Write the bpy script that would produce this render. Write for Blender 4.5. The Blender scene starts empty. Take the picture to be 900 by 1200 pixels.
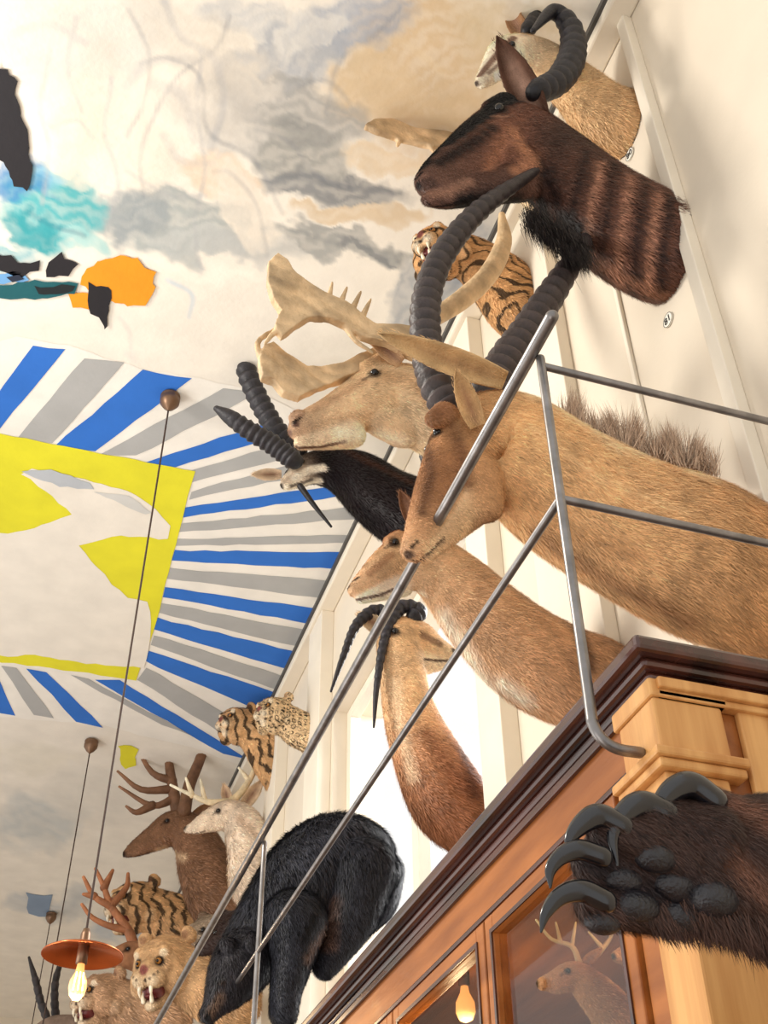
import bpy, bmesh, math, random
import numpy as np
from mathutils import Vector, Matrix
from mathutils.bvhtree import BVHTree
random.seed(4); rng=np.random.RandomState(4)
sc=bpy.context.scene
sc.view_settings.view_transform='Standard'
# ------------------------------------------------------------ camera
EYE=1.6; f=1364.0; az=math.radians(18.5); pt=math.radians(40.45); ro=math.radians(0.7)
h=Vector((math.sin(az),math.cos(az),0)); zz=Vector((0,0,1))
F=h*math.cos(pt)+zz*math.sin(pt); U0=-h*math.sin(pt)+zz*math.cos(pt); R0=Vector((math.cos(az),-math.sin(az),0))
R=R0*math.cos(ro)-U0*math.sin(ro); U=U0*math.cos(ro)+R0*math.sin(ro)
C=Vector((0,0,EYE))
cd=bpy.data.cameras.new('camera'); cam=bpy.data.objects.new('camera',cd); sc.collection.objects.link(cam)
cd.sensor_fit='VERTICAL'; cd.sensor_height=36; cd.lens=36*f/1200; cd.clip_start=0.05; cd.clip_end=200
M=Matrix((( R.x,U.x,-F.x,C.x),(R.y,U.y,-F.y,C.y),(R.z,U.z,-F.z,C.z),(0,0,0,1))); cam.matrix_world=M
sc.camera=cam
def ray(px,py): return (F*f+R*(px-450)+U*(600-py))
def P(px,py,X=None,Y=None,Z=None):
    d=ray(px,py)
    if X is not None: t=X/d.x
    elif Y is not None: t=Y/d.y
    else: t=(Z-EYE)/d.z
    return C+d*t
def dep(p): return (p-C).dot(F)
def L(c):
    return tuple(((v/255)/12.92 if v/255<=0.04045 else ((v/255+0.055)/1.055)**2.4) for v in c)
WX=1.6; CZ=6.02; CT=2.576
# ------------------------------------------------------------ materials
def mat(name,col=(200,200,200),rough=.6,metal=0,attr=False,noise=0,nscale=5,stretch=(1,1,1),bump=0,bscale=60,emit=None,es=0,col2=None,coat=0,spec=None,bdist=.01):
    m=bpy.data.materials.new(name); m.use_nodes=True; nt=m.node_tree; b=nt.nodes['Principled BSDF']
    b.inputs['Roughness'].default_value=rough; b.inputs['Metallic'].default_value=metal
    b.inputs['Coat Weight'].default_value=coat
    if spec is not None: b.inputs['Specular IOR Level'].default_value=spec
    tc=nt.nodes.new('ShaderNodeTexCoord'); mp=nt.nodes.new('ShaderNodeMapping'); mp.inputs['Scale'].default_value=stretch
    nt.links.new(tc.outputs['Object'],mp.inputs['Vector'])
    if attr:
        a=nt.nodes.new('ShaderNodeAttribute'); a.attribute_name='Col'; src=a.outputs['Color']
    else:
        a=nt.nodes.new('ShaderNodeRGB'); a.outputs[0].default_value=L(col)+(1,); src=a.outputs[0]
    if noise or col2:
        n=nt.nodes.new('ShaderNodeTexNoise'); n.inputs['Scale'].default_value=nscale; n.inputs['Detail'].default_value=6
        nt.links.new(mp.outputs[0],n.inputs['Vector'])
        if col2:
            rr=nt.nodes.new('ShaderNodeValToRGB'); rr.color_ramp.elements[0].color=L(col)+(1,); rr.color_ramp.elements[1].color=L(col2)+(1,)
            rr.color_ramp.elements[0].position=.35; rr.color_ramp.elements[1].position=.65
            nt.links.new(n.outputs['Fac'],rr.inputs[0]); src=rr.outputs[0]
        else:
            mr=nt.nodes.new('ShaderNodeMapRange'); mr.inputs[1].default_value=.3; mr.inputs[2].default_value=.7
            mr.inputs[3].default_value=1-noise; mr.inputs[4].default_value=1+noise*.6
            nt.links.new(n.outputs['Fac'],mr.inputs[0])
            mx=nt.nodes.new('ShaderNodeVectorMath'); mx.operation='SCALE'
            nt.links.new(src,mx.inputs[0]); nt.links.new(mr.outputs[0],mx.inputs['Scale']); src=mx.outputs[0]
    nt.links.new(src,b.inputs['Base Color'])
    if bump:
        n2=nt.nodes.new('ShaderNodeTexNoise'); n2.inputs['Scale'].default_value=bscale; n2.inputs['Detail'].default_value=4
        nt.links.new(mp.outputs[0],n2.inputs['Vector'])
        bp=nt.nodes.new('ShaderNodeBump'); bp.inputs['Strength'].default_value=bump; bp.inputs['Distance'].default_value=bdist
        nt.links.new(n2.outputs['Fac'],bp.inputs['Height']); nt.links.new(bp.outputs[0],b.inputs['Normal'])
    if emit:
        b.inputs['Emission Color'].default_value=L(emit)+(1,); b.inputs['Emission Strength'].default_value=es
    return m
M_coat=mat('coat_hair',attr=True,rough=.8,noise=.26,nscale=20,bump=.7,bscale=180,spec=.1)
M_fur=mat('fur_strand',attr=True,rough=.5,spec=.25)
M_horn=mat('horn_keratin',attr=True,rough=.45,noise=.3,nscale=30,bump=.3,bscale=90,spec=.3)
M_antler=mat('antler_bone',attr=True,rough=.6,noise=.34,nscale=16,bump=.7,bscale=50,spec=.3)
M_eye=mat('glass_eye',(12,7,5),rough=.04,spec=.5)
M_amber=mat('amber_eye',(150,96,30),rough=.08,coat=.5)
M_mouth=mat('mouth_lining',(96,28,28),rough=.4)
M_claw=mat('claw',(20,20,25),rough=.18,noise=.5,nscale=40,spec=.7)
M_pad=mat('paw_pad',(30,28,34),rough=.38,noise=.4,nscale=50,bump=.5,bscale=300,bdist=.004,spec=.6)
M_wall=mat('wall_plaster',(222,210,191),rough=.8,noise=.06,nscale=2.5,bump=.05)
M_trim=mat('cream_trim',(232,222,204),rough=.6,noise=.05)
M_dark=mat('dark_steel_trim',(70,68,66),rough=.5)
M_ceil=mat('painted_ceiling',attr=True,rough=.85,noise=.07,nscale=5,bump=.15,bscale=30)
M_floor=mat('oak_floor',(150,115,80),rough=.5,noise=.2,nscale=6,stretch=(8,1,1))
M_wood=mat('honey_oak',(134,76,32),rough=.42,col2=(174,106,50),nscale=9,stretch=(2,.25,2),coat=.1,bump=.08,bscale=60,spec=.3)
M_wood2=mat('pale_oak',(192,134,74),rough=.45,col2=(218,164,100),nscale=9,stretch=(4,4,.25),coat=.08,bump=.06,spec=.35)
M_wdark=mat('dark_mahogany',(40,22,17),rough=.26,col2=(84,44,34),nscale=16,stretch=(1,.2,1),coat=.4)
M_steel=mat('brushed_steel',(138,134,132),rough=.36,metal=.8,noise=.3,nscale=25)
M_copper=mat('copper',(196,108,62),rough=.25,metal=.9,noise=.15,nscale=20)
M_brass=mat('aged_brass',(120,92,70),rough=.4,metal=.6)
M_cord=mat('brown_cord',(60,42,32),rough=.7)
M_bulb=mat('bulb_glow',(255,214,150),rough=.2,emit=(255,176,92),es=1.1)
M_fil=mat('filament',(255,240,190),emit=(255,240,190),es=6)
M_tag=mat('tag_card',(240,236,224),rough=.6)
M_ink=mat('tag_ink',(40,36,33),rough=.7)
M_fab=mat('cabinet_lining',(104,72,50),rough=.8)
def glass(name,tint,fac):
    gm=bpy.data.materials.new(name); gm.use_nodes=True; nt=gm.node_tree
    nt.nodes.remove(nt.nodes['Principled BSDF']); out=nt.nodes['Material Output']
    tr=nt.nodes.new('ShaderNodeBsdfTransparent'); tr.inputs[0].default_value=tint+(1,); gl=nt.nodes.new('ShaderNodeBsdfGlossy'); gl.inputs['Roughness'].default_value=.02
    ms=nt.nodes.new('ShaderNodeMixShader'); ms.inputs[0].default_value=fac
    nt.links.new(tr.outputs[0],ms.inputs[1]); nt.links.new(gl.outputs[0],ms.inputs[2]); nt.links.new(ms.outputs[0],out.inputs[0]); return gm
M_glass=glass('cabinet_glass',(.9,.88,.84),.07); M_clear=glass('window_glass',(.99,.99,.99),.02)
# ------------------------------------------------------------ helpers
def link(o,par=None):
    sc.collection.objects.link(o)
    if par is not None:
        o.parent=par; o.matrix_parent_inverse=Matrix.Translation(-par.location)
    return o
def thing(name,label,cat,loc,group=None):
    e=bpy.data.objects.new(name,None); e.empty_display_size=.05; e.location=loc; sc.collection.objects.link(e)
    e['label']=label; e['category']=cat
    if group: e['group']=group
    return e
def meshobj(name,V,Fc,m,par=None,smooth=True,cols=None):
    me=bpy.data.meshes.new(name); me.from_pydata([tuple(v) for v in V],[],[tuple(q) for q in Fc])
    if m: me.materials.append(m)
    if smooth: me.polygons.foreach_set('use_smooth',[True]*len(me.polygons))
    if cols is not None: setcol(me,cols)
    o=bpy.data.objects.new(name,me); link(o,par); return o
def setcol(me,cols):
    a=me.color_attributes.new('Col','FLOAT_COLOR','POINT')
    c=np.ones((len(me.vertices),4),dtype=np.float32); c[:,:3]=cols; a.data.foreach_set('color',c.ravel())
def catmull(p,m):
    p=np.array(p,float); n=len(p)
    if n==2:
        t=np.linspace(0,1,m+1)[:,None]; return p[0]*(1-t)+p[1]*t
    q=np.vstack([2*p[0]-p[1],p,2*p[-1]-p[-2]]); out=[]
    for i in range(n-1):
        a,b,c,d=q[i],q[i+1],q[i+2],q[i+3]
        for k in range(m):
            t=k/m; out.append(.5*((2*b)+(-a+c)*t+(2*a-5*b+4*c-d)*t*t+(-a+3*b-3*c+d)*t**3))
    out.append(q[-2]); return np.array(out)
def tube(pts,rad,flat=1,seg=16,m=5,caps=True,side=(0,1,0),ring=0,ringamp=.1):
    arr=np.hstack([np.array(pts,float),np.array(rad,float)[:,None]])
    arr=catmull(arr,m); p=arr[:,:3]; r=np.maximum(arr[:,3],1e-4)
    n=len(p)
    if ring:
        dl=np.r_[0,np.cumsum(np.linalg.norm(np.diff(p,axis=0),axis=1))]; s=dl/dl[-1]; s2=s**.85
        ph=(s2*ring)%1.0; saw=np.where(ph<.7,ph/.7,(1-ph)/.3)*2-1
        amp=ringamp*np.clip((.84-s)*6,0,1); r=r*(1+amp*saw); tube.shade=1+.45*saw*np.clip((.84-s)*6,0,1)
    T=np.gradient(p,axis=0); T/=np.linalg.norm(T,axis=1)[:,None]+1e-12
    if caps:
        P2=[];R2=[];T2=[]
        for a in (80,50,25): P2.append(p[0]-T[0]*r[0]*math.sin(math.radians(a))); R2.append(r[0]*math.cos(math.radians(a))); T2.append(T[0])
        P2+=list(p);R2+=list(r);T2+=list(T)
        for a in (25,50,80): P2.append(p[-1]+T[-1]*r[-1]*math.sin(math.radians(a))); R2.append(r[-1]*math.cos(math.radians(a))); T2.append(T[-1])
        P3=np.array(P2);R3=np.array(R2);T3=np.array(T2)
    else: P3,R3,T3=p,r,T
    S=np.array(side,float); V=[];Fc=[]
    for i in range(len(P3)):
        t=T3[i]; s=S-t*S.dot(t)
        if np.linalg.norm(s)<.2: s=np.array((0,0,1.))-t*t[2]
        s/=np.linalg.norm(s); nn=np.cross(t,s)
        for k in range(seg):
            a=2*math.pi*k/seg; V.append(P3[i]+nn*R3[i]*math.cos(a)+s*R3[i]*flat*math.sin(a))
    N=len(P3)
    for i in range(N-1):
        for k in range(seg):
            k2=(k+1)%seg; Fc.append((i*seg+k,i*seg+k2,(i+1)*seg+k2,(i+1)*seg+k))
    Fc.append(tuple(range(seg))[::-1]); Fc.append(tuple(range((N-1)*seg,N*seg)))
    return V,Fc,p,r
def box(name,x0,x1,y0,y1,z0,z1,m,par=None,bev=.003,kind=None):
    V=[(x,y,z) for x in (x0,x1) for y in (y0,y1) for z in (z0,z1)]
    Fc=[(0,1,3,2),(4,6,7,5),(0,4,5,1),(2,3,7,6),(0,2,6,4),(1,5,7,3)]
    o=meshobj(name,V,Fc,m,par,smooth=False)
    if bev:
        b=o.modifiers.new('b','BEVEL'); b.width=bev; b.segments=2
    if kind: o['kind']=kind
    return o
def multibox(name,boxes,m,par=None,bev=.003):
    V=[];Fc=[]
    for (x0,x1,y0,y1,z0,z1) in boxes:
        k=len(V); V+=[(x,y,z) for x in (x0,x1) for y in (y0,y1) for z in (z0,z1)]
        Fc+=[tuple(a+k for a in q) for q in [(0,1,3,2),(4,6,7,5),(0,4,5,1),(2,3,7,6),(0,2,6,4),(1,5,7,3)]]
    o=meshobj(name,V,Fc,m,par,smooth=False)
    if bev:
        b=o.modifiers.new('b','BEVEL'); b.width=bev; b.segments=2
    return o
def ell(name,c,r,m,par=None,scale=(1,1,1),rot=None,seg=14):
    bm=bmesh.new(); bmesh.ops.create_uvsphere(bm,u_segments=seg,v_segments=seg//2+2,radius=r)
    bmesh.ops.scale(bm,vec=scale,verts=bm.verts)
    if rot is not None: bmesh.ops.transform(bm,matrix=rot,verts=bm.verts)
    bmesh.ops.translate(bm,vec=c,verts=bm.verts)
    me=bpy.data.meshes.new(name); bm.to_mesh(me); bm.free(); me.materials.append(m)
    me.polygons.foreach_set('use_smooth',[True]*len(me.polygons))
    return link(bpy.data.objects.new(name,me),par)
def lathe(name,c,prof,m,par=None,seg=28):
    V=[];Fc=[]
    for (r,z) in prof:
        for k in range(seg):
            a=2*math.pi*k/seg; V.append((c[0]+r*math.cos(a),c[1]+r*math.sin(a),c[2]+z))
    for i in range(len(prof)-1):
        for k in range(seg): Fc.append((i*seg+k,i*seg+(k+1)%seg,(i+1)*seg+(k+1)%seg,(i+1)*seg+k))
    return meshobj(name,V,Fc,m,par)

class Beast:
    def __init__(s,name,label,cat,Y,base,Q=2.0,group='mounted animal heads on the wall',clamp=True,smooth=2):
        s.e=thing(name,label,cat,base,group); s.Y=Y; s.V=[];s.F=[];s.sp=[];s.sr=[];s.scol=[];s.Q=Q; s.clamp=clamp; s.sm=smooth
    def pt(s,px,py,dY=0): return P(px,py,Y=s.Y+dY)
    def add(s,pts,rad,cols,flat=.85,m=5,side=(0,1,0)):
        s.d=dep(Vector(pts[0]))
        V,Fc,pp,rr=tube(pts,rad,flat,m=m,side=side); k=len(s.V); s.V+=list(V); s.F+=[tuple(a+k for a in q) for q in Fc]
        cc=catmull(cols,m)[:len(pp)]
        s.sp+=list(pp); s.sr+=list(rr); s.scol+=list(np.clip(cc,0,1))
    def ch(s,nodes,col,flat=.85,m=5):
        pts=[];rad=[];cols=[];c=col
        if len(nodes)==1:
            n=list(nodes[0]); n2=list(n); n2[0]+=.3; nodes=[n,n2]
        for n in nodes:
            dY=n[3] if len(n)>3 else 0
            if len(n)>4: c=n[4]
            p=s.pt(n[0],n[1],dY); pts.append(p); rad.append(n[2]*dep(p)/f); cols.append(L(c))
        s.add(pts,rad,cols,flat,m)
    def build(s,pat=None,vox=None,mott=.14,name='body'):
        me=bpy.data.meshes.new('t'); me.from_pydata([tuple(v) for v in s.V],[],s.F)
        o=bpy.data.objects.new('t',me); sc.collection.objects.link(o)
        md=o.modifiers.new('r','REMESH'); md.mode='VOXEL'; md.voxel_size=vox or max(s.Q*s.d/f,.002); md.use_smooth_shade=True
        dg=bpy.context.evaluated_depsgraph_get(); dg.update()
        me2=bpy.data.meshes.new_from_object(o.evaluated_get(dg)); bpy.data.objects.remove(o)
        n=len(me2.vertices); co=np.empty(n*3,np.float32); me2.vertices.foreach_get('co',co); co=co.reshape(-1,3).astype(float)
        ed=np.empty(len(me2.edges)*2,np.int32); me2.edges.foreach_get('vertices',ed); ed=ed.reshape(-1,2)
        deg=np.bincount(ed.ravel(),minlength=n)[:,None]
        for _ in range(s.sm*3):
            a=np.zeros_like(co)
            for k in range(3): a[:,k]=np.bincount(ed[:,0],co[ed[:,1],k],n)+np.bincount(ed[:,1],co[ed[:,0],k],n)
            co=co*.4+.6*a/np.maximum(deg,1)
        if s.clamp: co[:,0]=np.minimum(co[:,0],WX-.002)
        me2.vertices.foreach_set('co',co.astype(np.float32).ravel()); me2.update()
        s.co=co; sp=np.array(s.sp);sr=np.array(s.sr);sl=np.array(s.scol)
        col=np.zeros((n,3)); s.vr=np.zeros(n)
        for i in range(0,n,8000):
            d=np.linalg.norm(co[i:i+8000,None]-sp[None],axis=2)/sr[None]; w=1/(d**7+1e-6); ws=w.sum(1); col[i:i+8000]=(w@sl)/ws[:,None]; s.vr[i:i+8000]=(w@sr)/ws
        sx=co*9; mt=np.sin(sx[:,0]*1.7+np.sin(sx[:,2]*2.1))*np.sin(sx[:,1]*1.9+sx[:,2]*1.3+np.sin(sx[:,0]*3))
        sx=co*31; mt+=.6*np.sin(sx[:,0]*1.7+np.sin(sx[:,2]*2.1))*np.sin(sx[:,1]*1.9+sx[:,2]*1.3+np.sin(sx[:,0]*3))
        col*=(1+mott*mt)[:,None]
        if pat: col=pat(co,col)
        s.col=np.clip(col,0,1)
        me2.name=name; me2.materials.clear(); me2.materials.append(M_coat)
        while len(me2.color_attributes): me2.color_attributes.remove(me2.color_attributes[0])
        s.me=me2; s.o=bpy.data.objects.new(name,me2); link(s.o,s.e)
        polys=[tuple(p.vertices) for p in me2.polygons]
        s.bvh=BVHTree.FromPolygons([Vector(v) for v in co],polys)
        nn=np.empty(n*3,np.float32); me2.vertices.foreach_get('normal',nn); s.nrm=nn.reshape(-1,3).astype(float)
        return s
    def hit(s,px,py):
        d=ray(px,py).normalized(); r=s.bvh.ray_cast(C,d)
        if r[0] is None:
            p=s.pt(px,py); q=s.bvh.find_nearest(p); return q[0],q[1]
        return r[0],r[1]
    def paint3(s,p,R_,col,st=1,hard=.35):
        d=np.linalg.norm(s.co-np.array(p),axis=1)/R_
        w=(np.clip((1-d)/hard,0,1)*st)[:,None]; s.col=s.col*(1-w)+np.array(L(col))*w
    def paint(s,px,py,r,col,st=1,hard=.35):
        p,_=s.hit(px,py); s.paint3(p,r*dep(p)/f,col,st,hard)
    def stroke(s,pts,r,col,st=1,hard=.5):
        W=np.zeros(len(s.co))
        for a,b in zip(pts[:-1],pts[1:]):
            n=max(1,int(math.hypot(a[0]-b[0],a[1]-b[1])/(r*.5)))
            for k in range(n+1):
                t=k/n; p,_=s.hit(a[0]*(1-t)+b[0]*t,a[1]*(1-t)+b[1]*t); d=np.linalg.norm(s.co-np.array(p),axis=1)/(r*dep(p)/f)
                W=np.maximum(W,np.clip((1-d)/hard,0,1)*st)
        W=W[:,None]; s.col=s.col*(1-W)+np.array(L(col))*W
    def eye(s,px,py,r,lid=(40,25,18)):
        s.paint(px-r*.3,py+r*.15,r*1.9,lid,.9,.5); s.stroke([(px-r*1.2,py+r*.6),(px-r*2.6,py+r*1.5)],r*.7,lid,.6)
        p,n=s.hit(px,py); R_=r*dep(p)/f; ell('eye',p+(p-C).normalized()*R_*.3,R_,M_eye,s.e)
        p2=Vector((p.x,2*s.Y-p.y,p.z)); q=s.bvh.find_nearest(p2); ell('eye',q[0],R_,M_eye,s.e)
    def nose(s,px,py,r,col=(35,24,20)): s.paint(px,py,r,col,.95,.5)
    def horn(s,nodes,col=(42,38,40),ring=0,name='horn',col2=None,m=None,mt=None,amp=.1,flat=1,seg=14):
        pts=[];rad=[]
        for n in nodes:
            p=s.pt(n[0],n[1],n[3] if len(n)>3 else 0); pts.append(p); rad.append(n[2]*dep(p)/f)
        mm=max(10,int(ring*8/max(1,len(nodes)-1)))
        V,Fc,pp,rr=tube(pts,rad,flat,m=(mm if ring else 6) ,ring=ring,ringamp=amp,seg=seg)
        t=np.linspace(0,1,len(V))[:,None]; c=np.array(L(col))*(1-t)+np.array(L(col2 or col))*t
        if ring:
            sh=np.r_[[tube.shade[0]]*3,tube.shade,[tube.shade[-1]]*3]; c=c*np.repeat(sh,seg)[:,None]
        return meshobj(name,V,Fc,mt or M_horn,s.e,cols=c)
    def antler(s,tines,col,r0,r1,name='antler',dY=0,col2=None):
        V=[];Fc=[];cl=[]
        for i,t in enumerate(tines):
            n=len(t); pts=[];rad=[]
            for k,a in enumerate(t):
                p=s.pt(a[0],a[1],dY+(a[2] if len(a)>2 else 0)); pts.append(p); u=k/(n-1)
                b0=r0 if i==0 else r0*.72
                rad.append((b0*(1-u)+r1*u)*dep(p)/f)
            v,fc,_,_=tube(pts,rad,1,seg=8,m=4); k=len(V); V+=list(v); Fc+=[tuple(a+k for a in q) for q in fc]
            u=np.linspace(0,1,len(v))[:,None]**2; c2=np.array(L(col2)) if col2 else np.minimum(np.array(L(col))*2.2,.8)
            cl.append(np.array(L(col))*(1-u)+c2*u)
        return meshobj(name,V,Fc,M_antler,s.e,cols=np.vstack(cl))
    def palm(s,poly,tines,col,th,r0=6,r1=3,dY=0,bow=0):
        p3=[s.pt(a,b,dY+bow*math.sin(i*1.3)) for i,(a,b) in enumerate(poly)]; T=th*dep(p3[0])/f
        bm=bmesh.new(); vs=[bm.verts.new(p-Vector((0,T/2,0))) for p in p3]; vb=[bm.verts.new(p+Vector((0,T/2,0))) for p in p3]
        n=len(vs); bm.faces.new(vs); bm.faces.new(vb[::-1])
        for i in range(n): bm.faces.new((vs[i],vb[i],vb[(i+1)%n],vs[(i+1)%n]))
        bmesh.ops.triangulate(bm,faces=bm.faces)
        bm.verts.index_update(); V=[v.co.copy() for v in bm.verts]; Fc=[tuple(v.index for v in q.verts) for q in bm.faces]; bm.free()
        for t in tines:
            pts=[s.pt(a[0],a[1],dY) for a in t]; nn=len(pts); rad=[(r0*(1-k/(nn-1))+r1*k/(nn-1))*dep(pts[0])/f for k in range(nn)]
            v,fc,_,_=tube(pts,rad,1,seg=8,m=4); k=len(V); V+=list(v); Fc+=[tuple(a+k for a in q) for q in fc]
        me=bpy.data.meshes.new('t'); me.from_pydata([tuple(v) for v in V],[],Fc); o=bpy.data.objects.new('t',me); sc.collection.objects.link(o)
        md=o.modifiers.new('r','REMESH'); md.mode='VOXEL'; md.voxel_size=1.6*dep(p3[0])/f; md.use_smooth_shade=True
        sm=o.modifiers.new('s','SMOOTH'); sm.iterations=4; sm.factor=.5
        dg=bpy.context.evaluated_depsgraph_get(); dg.update(); me2=bpy.data.meshes.new_from_object(o.evaluated_get(dg)); bpy.data.objects.remove(o)
        me2.materials.clear(); me2.materials.append(M_antler)
        n=len(me2.vertices); co=np.empty(n*3,np.float32); me2.vertices.foreach_get('co',co); co=co.reshape(-1,3)
        x,y=proj(co); u=(-x*.5+y*.85); g=np.sin(u*.42+1.6*np.sin(x*.045+y*.03)+np.sin(x*.11)); g2=np.sin(x*.06+1)*np.sin(y*.07)
        k=s.d/f; co[:,1]+=(g*.7+g2*4)*k; me2.vertices.foreach_set('co',co.ravel()); me2.update()
        c=np.array(L(col))[None]*(1+.1*g[:,None]+.22*g2[:,None]); setcol(me2,np.clip(c,0,1))
        return link(bpy.data.objects.new('antler',me2),s.e)
    def ear(s,b,t,w,col,inner=(150,115,95),dY=0,tY=0,name='ear'):
        p0=s.pt(b[0],b[1],dY); p1=s.pt(t[0],t[1],dY+tY); W=w*dep(p0)/f; ax=(p1-p0); vd=(p0-C).normalized(); ac=ax.cross(vd).normalized()
        V=[];Fc=[];cl=[]; n=11;mm=9
        for i in range(n):
            u=i/(n-1); ww=W*.5*(math.sin(math.pi*min(1,(u*.8+.2)))**.75)*(1 if i<n-1 else .05)
            for k in range(mm):
                v=k/(mm-1)*2-1
                V.append(p0+ax*u+ac*ww*v+vd*W*.35*(1-v*v)*math.sin(math.pi*(u*.75+.2)))
                g=max(0,1-abs(v)*1.35)*math.sin(math.pi*min(1,u+.12)); cl.append(np.array(L(col))*(1-g)+np.array(L(inner))*g)
        for i in range(n-1):
            for k in range(mm-1): a=i*mm+k; Fc.append((a,a+1,a+mm+1,a+mm))
        o=meshobj(name,V,Fc,M_coat,s.e,cols=np.array(cl)); so=o.modifiers.new('s','SOLIDIFY'); so.thickness=max(.003,W*.06); so.offset=0
        HV=[];HF=[];HC=[]
        for _ in range(260):
            i=rng.randint(0,n-1)*mm+rng.randint(0,mm); p=Vector(V[i])+ax.normalized()*rng.uniform(0,ax.length/n); q=p+ax.normalized()*W*rng.uniform(.12,.3)-vd*W*rng.uniform(.0,.06)+ac*W*rng.uniform(-.06,.06)
            k=len(HV); HV+=[p-ac*W*.012-vd*.001,p+ac*W*.012-vd*.001,q]; HF.append((k,k+1,k+2)); HC+=[cl[i]*rng.uniform(.7,1.35)]*3
        meshobj('ear_fringe',HV,HF,M_fur,o,False,np.array(HC)); return o
    def fur(s,n,Lp,wp,flow=(1,0,-.5),lift=.35,jit=.25,mask=None,name='fur',dark=1.0,short=.38):
        r95=np.percentile(s.vr,85); pr=np.clip(r95/s.vr,1,2.6); pr/=pr.sum()
        idx=rng.choice(len(s.co),n,p=pr)
        if mask is not None: idx=idx[mask(s.co[idx])]
        if s.clamp: idx=idx[s.co[idx][:,0]<WX-.01]
        n=len(idx); b=s.co[idx]; N=s.nrm[idx]; c=s.col[idx]
        q_=b*14; wob=np.stack([np.sin(q_[:,1]+q_[:,2]*1.3),np.sin(q_[:,0]*1.2+2),np.sin(q_[:,0]+q_[:,1]*1.7)],1)*.22
        fl=np.array(flow,float)[None]+rng.normal(0,.2,(n,3))+wob; fl-=N*(fl*N).sum(1)[:,None]; fl/=np.linalg.norm(fl,axis=1)[:,None]+1e-9
        d=fl+N*lift*(.5+rng.rand(n,1)); d/=np.linalg.norm(d,axis=1)[:,None]
        k=s.d/f; sf=np.clip(s.vr[idx]/r95,short,1)[:,None]; Ln=(Lp*k)*(.6+.8*rng.rand(n,1))*sf; sd=np.cross(d,N); sd/=np.linalg.norm(sd,axis=1)[:,None]+1e-9; w=wp*k*.5*np.maximum(sf,.7)
        mid=b+d*Ln*.55; dr=np.array((0,0,-1.))*Ln*.12
        V=np.stack([b-sd*w-N*.001,b+sd*w-N*.001,mid+sd*w*.7,mid-sd*w*.7,b+d*Ln+dr],1).reshape(-1,3)
        q=np.arange(n)[:,None]*5; Fq=(q+np.array([[0,1,2,3]])).tolist(); Ft=(q+np.array([[3,2,4]])).tolist()
        q_=b*55; cl_=np.sin(q_[:,0]+np.sin(q_[:,2]*.7)*2)*np.sin(q_[:,1]*.9+q_[:,2])
        cc=np.clip(c*(1.08+rng.normal(0,jit,(n,1))+.16*cl_[:,None])*dark,0,1); cc=np.repeat(cc,5,axis=0)
        return meshobj(name,V,Fq+Ft,M_fur,s.e,smooth=False,cols=cc)
    def done(s,ds=.05,g=1.22):
        lum=s.col@np.array((.3,.55,.15)); s.col=np.clip((s.col*(1-ds)+lum[:,None]*ds)*g,0,.9); setcol(s.me,s.col)

# ------------------------------------------------------------ ceiling (painted)
def proj(p):
    x=p[:,0];y=p[:,1];z=p[:,2]-EYE
    r=x*R.x+y*R.y+z*R.z;u=x*U.x+y*U.y+z*U.z;w=x*F.x+y*F.y+z*F.z
    return 450+f*r/w,600-f*u/w
V=[];Fc=[]
def grid(x0,x1,y0,y1,st):
    nx=int(round((x1-x0)/st))+1; ny=int(round((y1-y0)/st))+1; k=len(V)
    gx,gy=np.meshgrid(np.linspace(x0,x1,nx),np.linspace(y0,y1,ny)); V.extend(zip(gx.ravel(),gy.ravel(),[CZ]*gx.size))
    Fc.extend([(k+j*nx+i,k+j*nx+i+1,k+(j+1)*nx+i+1,k+(j+1)*nx+i) for j in range(ny-1) for i in range(nx-1)])
grid(-2.0,WX,.8,4.1,.0105); grid(-2.0,WX,4.1,15,.05); grid(-3.8,-2.0,.2,15,.1); grid(-2.0,WX,.2,.8,.1)
pts=np.array(V); px,py=proj(pts)
def fnoise(x,y,s):
    x=x/s;y=y/s
    return (np.sin(x*1.3+1.7*np.sin(y*.9+.5))+np.sin(y*1.7+1.3*np.sin(x*1.1+2))+.5*np.sin(2.9*x-2.3*y+np.sin(x*3.1))+.5*np.sin(3.7*y+1.9*x+np.sin(y*2.7)))/3
wx_=px+14*fnoise(px,py,24)+6*fnoise(py,px,9)+3*fnoise(px+py,px-py,5); wy_=py+14*fnoise(py+90,px,22)+5*fnoise(px+40,py,8)+3*fnoise(px-py,py,5)
lx_=px+4*fnoise(px,py,40); ly_=py+4*fnoise(py,px,40)
col=np.tile(L((237,231,219)),(len(pts),1))
def blob(cx,cy,rx,ry,ang,c,st=1,hard=.4):
    global col
    a=math.radians(ang); dx=wx_-cx;dy=wy_-cy; u=(dx*math.cos(a)+dy*math.sin(a))/rx; v=(-dx*math.sin(a)+dy*math.cos(a))/ry
    w=(np.clip((1-np.sqrt(u*u+v*v))/hard,0,1)*st)
    w=w*(.86+.14*np.sin(v*ry*.35+3*np.sin(u*2)))
    w=w[:,None]; col=col*(1-w)+np.array(L(c))*w
def pline(p,w_,c,st=.6):
    global col
    w_=max(w_,3)*1.1
    q=catmull(p,6)
    D=np.full(len(px),1e9)
    for a,b in zip(q[:-1],q[1:]):
        ab=b-a; t=np.clip(((lx_-a[0])*ab[0]+(ly_-a[1])*ab[1])/(ab@ab+1e-9),0,1); D=np.minimum(D,np.hypot(lx_-a[0]-ab[0]*t,ly_-a[1]-ab[1]*t))
    w=(np.clip(1.4-D/w_,0,1)**1.4*st*.72*(.65+.35*fnoise(px,py,18)))[:,None]; col=col*(1-w)+np.array(L(c))*w
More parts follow.
